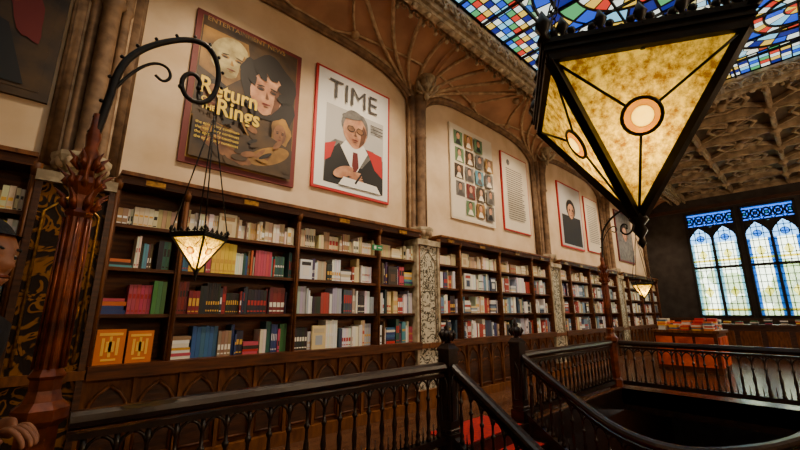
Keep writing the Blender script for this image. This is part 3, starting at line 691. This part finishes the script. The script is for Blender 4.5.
b=MB(); b.tube([(.912,.231,2.84),(.912,.231,H-.02)],.008,'iron',8); b.lathe((.912,.231,H-.12),[(.01,0),(.05,.05),(.08,.1)],'iron',12); b.obj('lantern_ceiling_rod')
# lamp posts with scrolled bracket arm
def lamppost(x,y,ang,zs=1.0):
    b=MB()
    b.lathe((0,0,0),[(.13,0),(.13,.14),(.1,.18),(.1,.9),(.14,.94),(.14,1.0),(.095,1.04),(.08,1.1),(.08,1.16),(.095,1.18),(.07,1.22),(.065,2.15),(.08,2.18),(.065,2.21),(.07,2.3),(.1,2.38),(.09,2.42)],'post',8,False,math.pi/8)
    for a in range(8):  # rope mouldings on arrises
        q=a*math.pi/4; b.tube([(.074*math.cos(q),.074*math.sin(q),1.22),(.068*math.cos(q),.068*math.sin(q),2.15)],.009,'post',5)
    # flaming leaf capital, three tiers
    for z,rr,n,hh in ((2.2,.085,8,.12),(2.34,.085,8,.13),(2.48,.065,6,.12)):
        for a in range(n):
            q=a*2*math.pi/n+z*3; cx,cy=math.cos(q),math.sin(q)
            b.tube([(cx*rr*.7,cy*rr*.7,z),(cx*rr*1.2,cy*rr*1.2,z+hh*.4),(cx*rr*1.1,cy*rr*1.1,z+hh*.65),(cx*rr*1.75,cy*rr*1.75,z+hh)],[.012,.022,.014,.003],'post',6)
    b.lathe((0,0,2.4),[(.05,0),(.04,.1),(.06,.18),(.035,.25),(.045,.33),(.028,.4),(.024,.5)],'post',8)
    arm=[(0,0,2.7),(.02,0,2.85),(.04,0,3.02),(.07,0,3.32),(.16,0,3.5),(.3,0,3.65),(.48,0,3.78),(.62,0,3.8),(.71,0,3.7),(.75,0,3.52),(.72,0,3.34),(.64,0,3.24),(.53,0,3.24),(.47,0,3.33),(.48,0,3.44),(.55,0,3.49),(.61,0,3.44),(.6,0,3.37)]
    A=smooth(arm,2); b.tube(A,[.028-.012*i/len(A) for i in range(len(A))],'iron',8)
    inner=smooth([(.05,0,3.1),(.14,0,3.3),(.26,0,3.45),(.36,0,3.46),(.4,0,3.38),(.35,0,3.31),(.29,0,3.35)],2); b.tube(inner,.012,'iron',6)
    for i in range(3,len(A)-30,3):
        t=(A[i+1]-A[i-1]).normalized(); nn=Vector((-t.z,0,t.x)); b.ball(tuple(A[i]+nn*.036),.015,'iron',6)
    b.ball((.47,0,3.33),.022,'iron',8); b.ball((.6,0,3.37),.022,'iron',8)
    b.tube([(.74,0,3.42),(.745,0,3.3),(.745,0,3.21)],.006,'iron',5)
    b.obj('lamp_post',loc=(x,y,0),rotz=ang)
lamppost(.1,RY,0)
lantern('hanging_lantern',(.845,RY,2.11),math.radians(38),1.06,8.5,side=.27,dep=.27,detail=False)
lamppost(9.35,RY+.0,math.radians(-90))
lantern('hanging_lantern',(9.35,RY-.745,2.11),math.radians(30),1.06,12,side=.3,dep=.29,detail=False)
# added off-camera fill lights in hanging fittings, to brighten ceiling and walls
def fill_pendant(x,y,z,e):
    b=MB(); b.tube([(0,0,.12),(0,0,H-z-.01)],.012,'iron',8); b.lathe((0,0,0),[(.02,.16),(.05,.14),(.12,.08),(.16,.02),(.17,0),(.15,.0)],'iron',20); b.lathe((0,0,H-z-.07),[(.04,0),(.08,.06)],'iron',12)
    o=b.obj('added_fill_lamp',loc=(x,y,z)); l=bpy.data.lights.new('glow','POINT'); l.energy=e; l.color=(1,.76,.5); l.shadow_soft_size=.12
    lo=bpy.data.objects.new('glow',l); S.collection.objects.link(lo); lo.location=(0,0,-.14); lo.parent=o
fill_pendant(1.6,-3.6,3.9,150); fill_pendant(6.4,-3.7,3.9,200); fill_pendant(11.6,-3.6,3.4,230); fill_pendant(16.4,-3.6,3.4,150)

# ---------------------------------------------------------------- far furniture
def stack(b,x,y,z,n,pal):
    zz=z
    for i in range(n):
        h=random.uniform(.025,.05); w=random.uniform(.11,.15); d=random.uniform(.08,.11); b.box(x-w,x+w,y-d,y+d,zz,zz+h,'books',lin(random.choice(pal))); zz+=h
pal_hot=[(220,60,40),(230,120,40),(236,226,210),(200,40,50),(240,180,60),(70,110,140),(236,236,230)]
b=MB()
b.box(12.9,14.3,1.9,3.3,.0,1.0,'shelf'); b.box(12.84,14.36,1.84,3.36,1.0,1.07,'cab')
for j in range(3): b.box(12.87,12.9,1.98+j*.45,2.36+j*.45,.15,.9,'orange')
for j in range(3): b.box(12.98+j*.45,13.36+j*.45,1.87,1.9,.15,.9,'orange')
b.obj('display_counter')
b=MB()
for i in range(5):
    for j in range(5): stack(b,13.05+i*.28,2.05+j*.26,1.07,random.randint(2,8),pal_hot)
b.obj('book_stacks')
b=MB(); b.box(18.4,19.2,-3.5,3.6,0,1.05,'wood'); b.box(18.3,19.3,-3.6,3.7,1.05,1.12,'wood')
for j in range(10): b.box(18.37,18.4,-3.4+j*.7,-2.85+j*.7,.15,.9,'cab')
b.obj('sales_counter')
b=MB()
for j in range(18): stack(b,18.7+random.uniform(-.2,.2),-3.3+j*.38,1.12,random.randint(1,7),pal_sp)
b.obj('book_stacks')
# lower floor display table
b=MB(); b.box(12,15.5,1.5,4.2,ZG+.75,ZG+.82,'wood')
for x in (12.1,15.3):
    for y in (1.6,4.0): b.lathe((x,y,ZG),[(.06,0),(.05,.2),(.07,.5),(.05,.75)],'wood',8)
b.obj('display_table')
b=MB()
for i in range(9):
    for j in range(7): stack(b,12.3+i*.36,1.75+j*.36,ZG+.82,random.randint(1,5),pal_w)
b.obj('book_stacks')
# outside
b=MB(); b.box(XE+.5,60,-30,30,-5,-4.8,'grass'); b.obj('ground')
for tx,ty,tr,tz in ((33,7.5,3.0,2.6),(35,2.5,3.0,1.8),(32,-2.6,2.8,2.2),(38,-1,3.6,2.6)):
    b=MB(); b.lathe((tx,ty,-4.8),[(.3,0),(.2,3),(.15,6)],'wood',8)
    for i in range(34):
        b.ball((tx+random.uniform(-1,1)*tr*.6,ty+random.uniform(-1,1)*tr*.7,tz+random.uniform(-1,1)*tr*.8),tr*random.uniform(.1,.28),'leaf',10,(1,1,random.uniform(.7,1)))
    b.obj('tree')

# ---------------------------------------------------------------- man at the left edge
M['skin']=mat('skin',(160,104,74),.45,rgb2=(134,84,58),scale=20); M['hair']=mat('hair',(18,14,12),.7,bump=.5,scale=60); M['jacket']=mat('jacket_cloth',(16,16,19),.85,rgb2=(26,26,31),scale=30,bump=.2); M['trouser']=mat('trouser_cloth',(24,26,34),.85); M['eye']=mat('eye_white',(220,215,205),.3); M['shoe']=mat('shoe_leather',(20,14,12),.4)
man=bpy.data.objects.new('man',None); S.collection.objects.link(man)
def skinobj(name,pts,edges,rad,m,root=0,sub=2):
    me=bpy.data.meshes.new(name); me.from_pydata(pts,edges,[]); o=bpy.data.objects.new(name,me); S.collection.objects.link(o)
    md=o.modifiers.new('s','SKIN'); md.use_smooth_shade=True
    for i,r_ in enumerate(rad):
        sv=me.skin_vertices[0].data[i]; sv.radius=r_ if isinstance(r_,tuple) else (r_,r_); sv.use_root=(i==root)
    o.modifiers.new('u','SUBSURF').levels=sub; o.modifiers['u'].render_levels=sub
    me.materials.append(M[m]); o.parent=man; return o
# local frame: x forward (facing), y left, z up
HX=-.21 # hands drawn back towards the hips
pts=[(-.07,0,.98),(-.07,0,1.15),(-.07,0,1.32),(-.07,0,1.46),(-.05,0,1.54),(-.02,0,1.60),
 (-.08,-.18,1.44),(-.24,-.24,1.2),(-.06,-.22,1.17),(-.01,-.21,1.175),
 (-.08,.18,1.44),(-.24,.24,1.2),(-.06,.21,1.18),(-.01,.2,1.185)]
body=skinobj('jacket',pts,[(0,1),(1,2),(2,3),(3,4),(4,5),(3,6),(6,7),(7,8),(8,9),(3,10),(10,11),(11,12),(12,13)],[(.11,.16),(.1,.15),(.11,.18),(.09,.14),(.06,.06),(.055,.055),.065,.05,.038,.034,.065,.05,.038,.034],'jacket')
legs=skinobj('trousers',[(-.06,0,1.0),(-.06,-.1,.9),(-.03,-.11,.5),(-.05,-.11,.1),(-.06,.1,.9),(-.03,.11,.5),(-.05,.11,.1)],[(0,1),(1,2),(2,3),(0,4),(4,5),(5,6)],[(.11,.15),.095,.07,.052,.095,.07,.052],'trouser')
skinobj('shoe_right',[(-.1,-.11,.05),(.03,-.11,.05),(.13,-.12,.04)],[(0,1),(1,2)],[.05,.05,.035],'shoe'); skinobj('shoe_left',[(-.1,.11,.05),(.03,.11,.05),(.13,.12,.04)],[(0,1),(1,2)],[.05,.05,.035],'shoe')
# head
b=MB(); n,m_=28,24;vs=[]
for i in range(m_+1):
    th=math.pi*i/m_; zz=-math.cos(th)
    for j in range(n):
        a=2*math.pi*j/n; x=math.sin(th)*math.cos(a); y=math.sin(th)*math.sin(a)
        X=x*.098;Y=y*.076*(1 if zz>-.2 else 1-.28*(-.2-zz)); Z=zz*.118
        f=max(0,x)
        if f>.5:
            g=math.exp(-(y/.16)**2)
            X+=.028*g*math.exp(-((zz+.12)/.13)**2)+.012*g*math.exp(-((zz-.05)/.18)**2)   # nose
            X+=.012*math.exp(-(y/.3)**2)*math.exp(-((zz+.82)/.14)**2)+.010*math.exp(-(y/.25)**2)*math.exp(-((zz+.42)/.07)**2) # chin, lips
            X-=.010*math.exp(-((abs(y)-.36)/.14)**2)*math.exp(-((zz-.08)/.12)**2)
            X+=.006*math.exp(-((zz-.27)/.1)**2)
        if x>0 and zz<-.5: X+=.018
        vs.append((X,Y,Z))
fs=[(i*n+j,i*n+(j+1)%n,(i+1)*n+(j+1)%n,(i+1)*n+j) for i in range(m_) for j in range(n)]
b.add(vs,fs,'skin',True)
for sg in (-1,1):
    b.ball((.076,sg*.029,.01),.013,'eye',10); b.ball((.087,sg*.029,.01),.006,'hair',8); b.tube([(.092,sg*.014,.032),(.093,sg*.03,.037),(.082,sg*.046,.032)],[.004,.005,.003],'hair',5)
    b.tube([(-.0,sg*.078,.03),(-.015,sg*.09,.035),(-.03,sg*.092,.015),(-.02,sg*.088,-.015),(-.003,sg*.08,-.03)],[.006,.008,.009,.008,.006],'skin',6); b.ball((-.01,sg*.078,0),.02,'skin',8,(.8,.4,1.3))
b.tube([(.1,-.022,-.05),(.108,0,-.048),(.1,.022,-.05)],[.003,.005,.003],'post',6)
hv=[];
for i in range(13):
    th=math.pi*(.0+.60*i/12)
    for j in range(24):
        a=2*math.pi*j/24; x=math.sin(th)*math.cos(a)
        zc=math.cos(th); 
        if x>.45: zc=max(zc,.6)
        hv.append((x*.104-.008,math.sin(th)*math.sin(a)*.082,max(zc,-.25 if x<0 else .15)*.126+.004))
b.add(hv,[(i*24+j,(i+1)*24+j,(i+1)*24+(j+1)%24,i*24+(j+1)%24) for i in range(12) for j in range(24)],'hair',True)
b.tube([(-.01,0,-.06),(-.03,0,-.16)],[.056,.058],'skin',12)
hd=b.obj('head',parent=man,loc=(.015,0,1.72)); hd.rotation_euler=(0,math.radians(8),0)
# hands
def hand(sy,name):
    pts=[(.2+HX,sy*.2,1.18),(.25+HX,sy*.19,1.18),(.285+HX,sy*.185,1.178)]; ed=[(0,1),(1,2)]; rad=[(.024,.026),(.017,.036),(.013,.038)]
    o=skinobj(name+'_palm',pts,ed,rad,'skin')
    for k,(dy,L) in enumerate(((-.03,.07),(-.01,.08),(.01,.075),(.03,.058))):
        bx,by,bz=.285+HX,sy*.185+dy,1.18
        skinobj(name+'_finger_%d'%(k+1),[(bx-.02,by,bz),(bx+.01,by,bz+.002),(bx+L*.5,by*1.0,bz-.012),(bx+L*.8,by,bz-.035),(bx+L*.85,by,bz-.055)],[(0,1),(1,2),(2,3),(3,4)],[.009,.0095,.009,.008,.0065],'skin')
    s2=-sy
    skinobj(name+'_thumb',[(.225+HX,sy*.19+s2*.02,1.175),(.25+HX,sy*.19+s2*.045,1.168),(.275+HX,sy*.19+s2*.055,1.158),(.295+HX,sy*.19+s2*.055,1.148)],[(0,1),(1,2),(2,3)],[.012,.011,.0095,.0075],'skin')
hand(-1,'hand_right'); hand(1,'hand_left')
man.location=(-.175,1.77,0); man.rotation_euler[2]=math.radians(-43)

# ---------------------------------------------------------------- lights / world
w=bpy.data.worlds.new('World'); S.world=w; w.use_nodes=True; bg=w.node_tree.nodes['Background']; bg.inputs[0].default_value=(.88,.95,1,1); bg.inputs[1].default_value=7.5
def spot(loc,tgt,e,col,ang=80,blend=.6,size=.04):
    l=bpy.data.lights.new('spotlight','SPOT'); l.energy=e; l.color=col; l.spot_size=math.radians(ang); l.spot_blend=blend; l.shadow_soft_size=size
    o=bpy.data.objects.new('ceiling_spotlight',l); S.collection.objects.link(o); o.location=loc; d=Vector(tgt)-Vector(loc); o.rotation_euler=d.to_track_quat('-Z','Y').to_euler(); return o
for c in COL[1:]:
    for dx in (1.4,3.6): spot((c+dx,3.0,6.0),(c+dx,5,2.7),350,(1,.77,.51),102,.9)
sun=bpy.data.lights.new('sun','SUN'); sun.energy=4; sun.color=(1,.95,.85); so=bpy.data.objects.new('sun',sun); S.collection.objects.link(so); so.rotation_euler=(math.radians(55),0,math.radians(-70))
for loc,e in (((14,2.8,-1.2),40),):
    l=bpy.data.lights.new('lower_lamp','POINT'); l.energy=e; l.color=(1,.85,.7); l.shadow_soft_size=.1; o=bpy.data.objects.new('lower_lamp',l); S.collection.objects.link(o); o.location=loc
# ---------------------------------------------------------------- camera
cam=bpy.data.cameras.new('camera'); cam.sensor_width=36; cam.lens=380/800*36; cam.clip_start=.03
co=bpy.data.objects.new('camera',cam); S.collection.objects.link(co); co.location=(0,0,1.55); co.rotation_euler=(math.radians(90+12.9),0,math.radians(-42.9)); S.camera=co
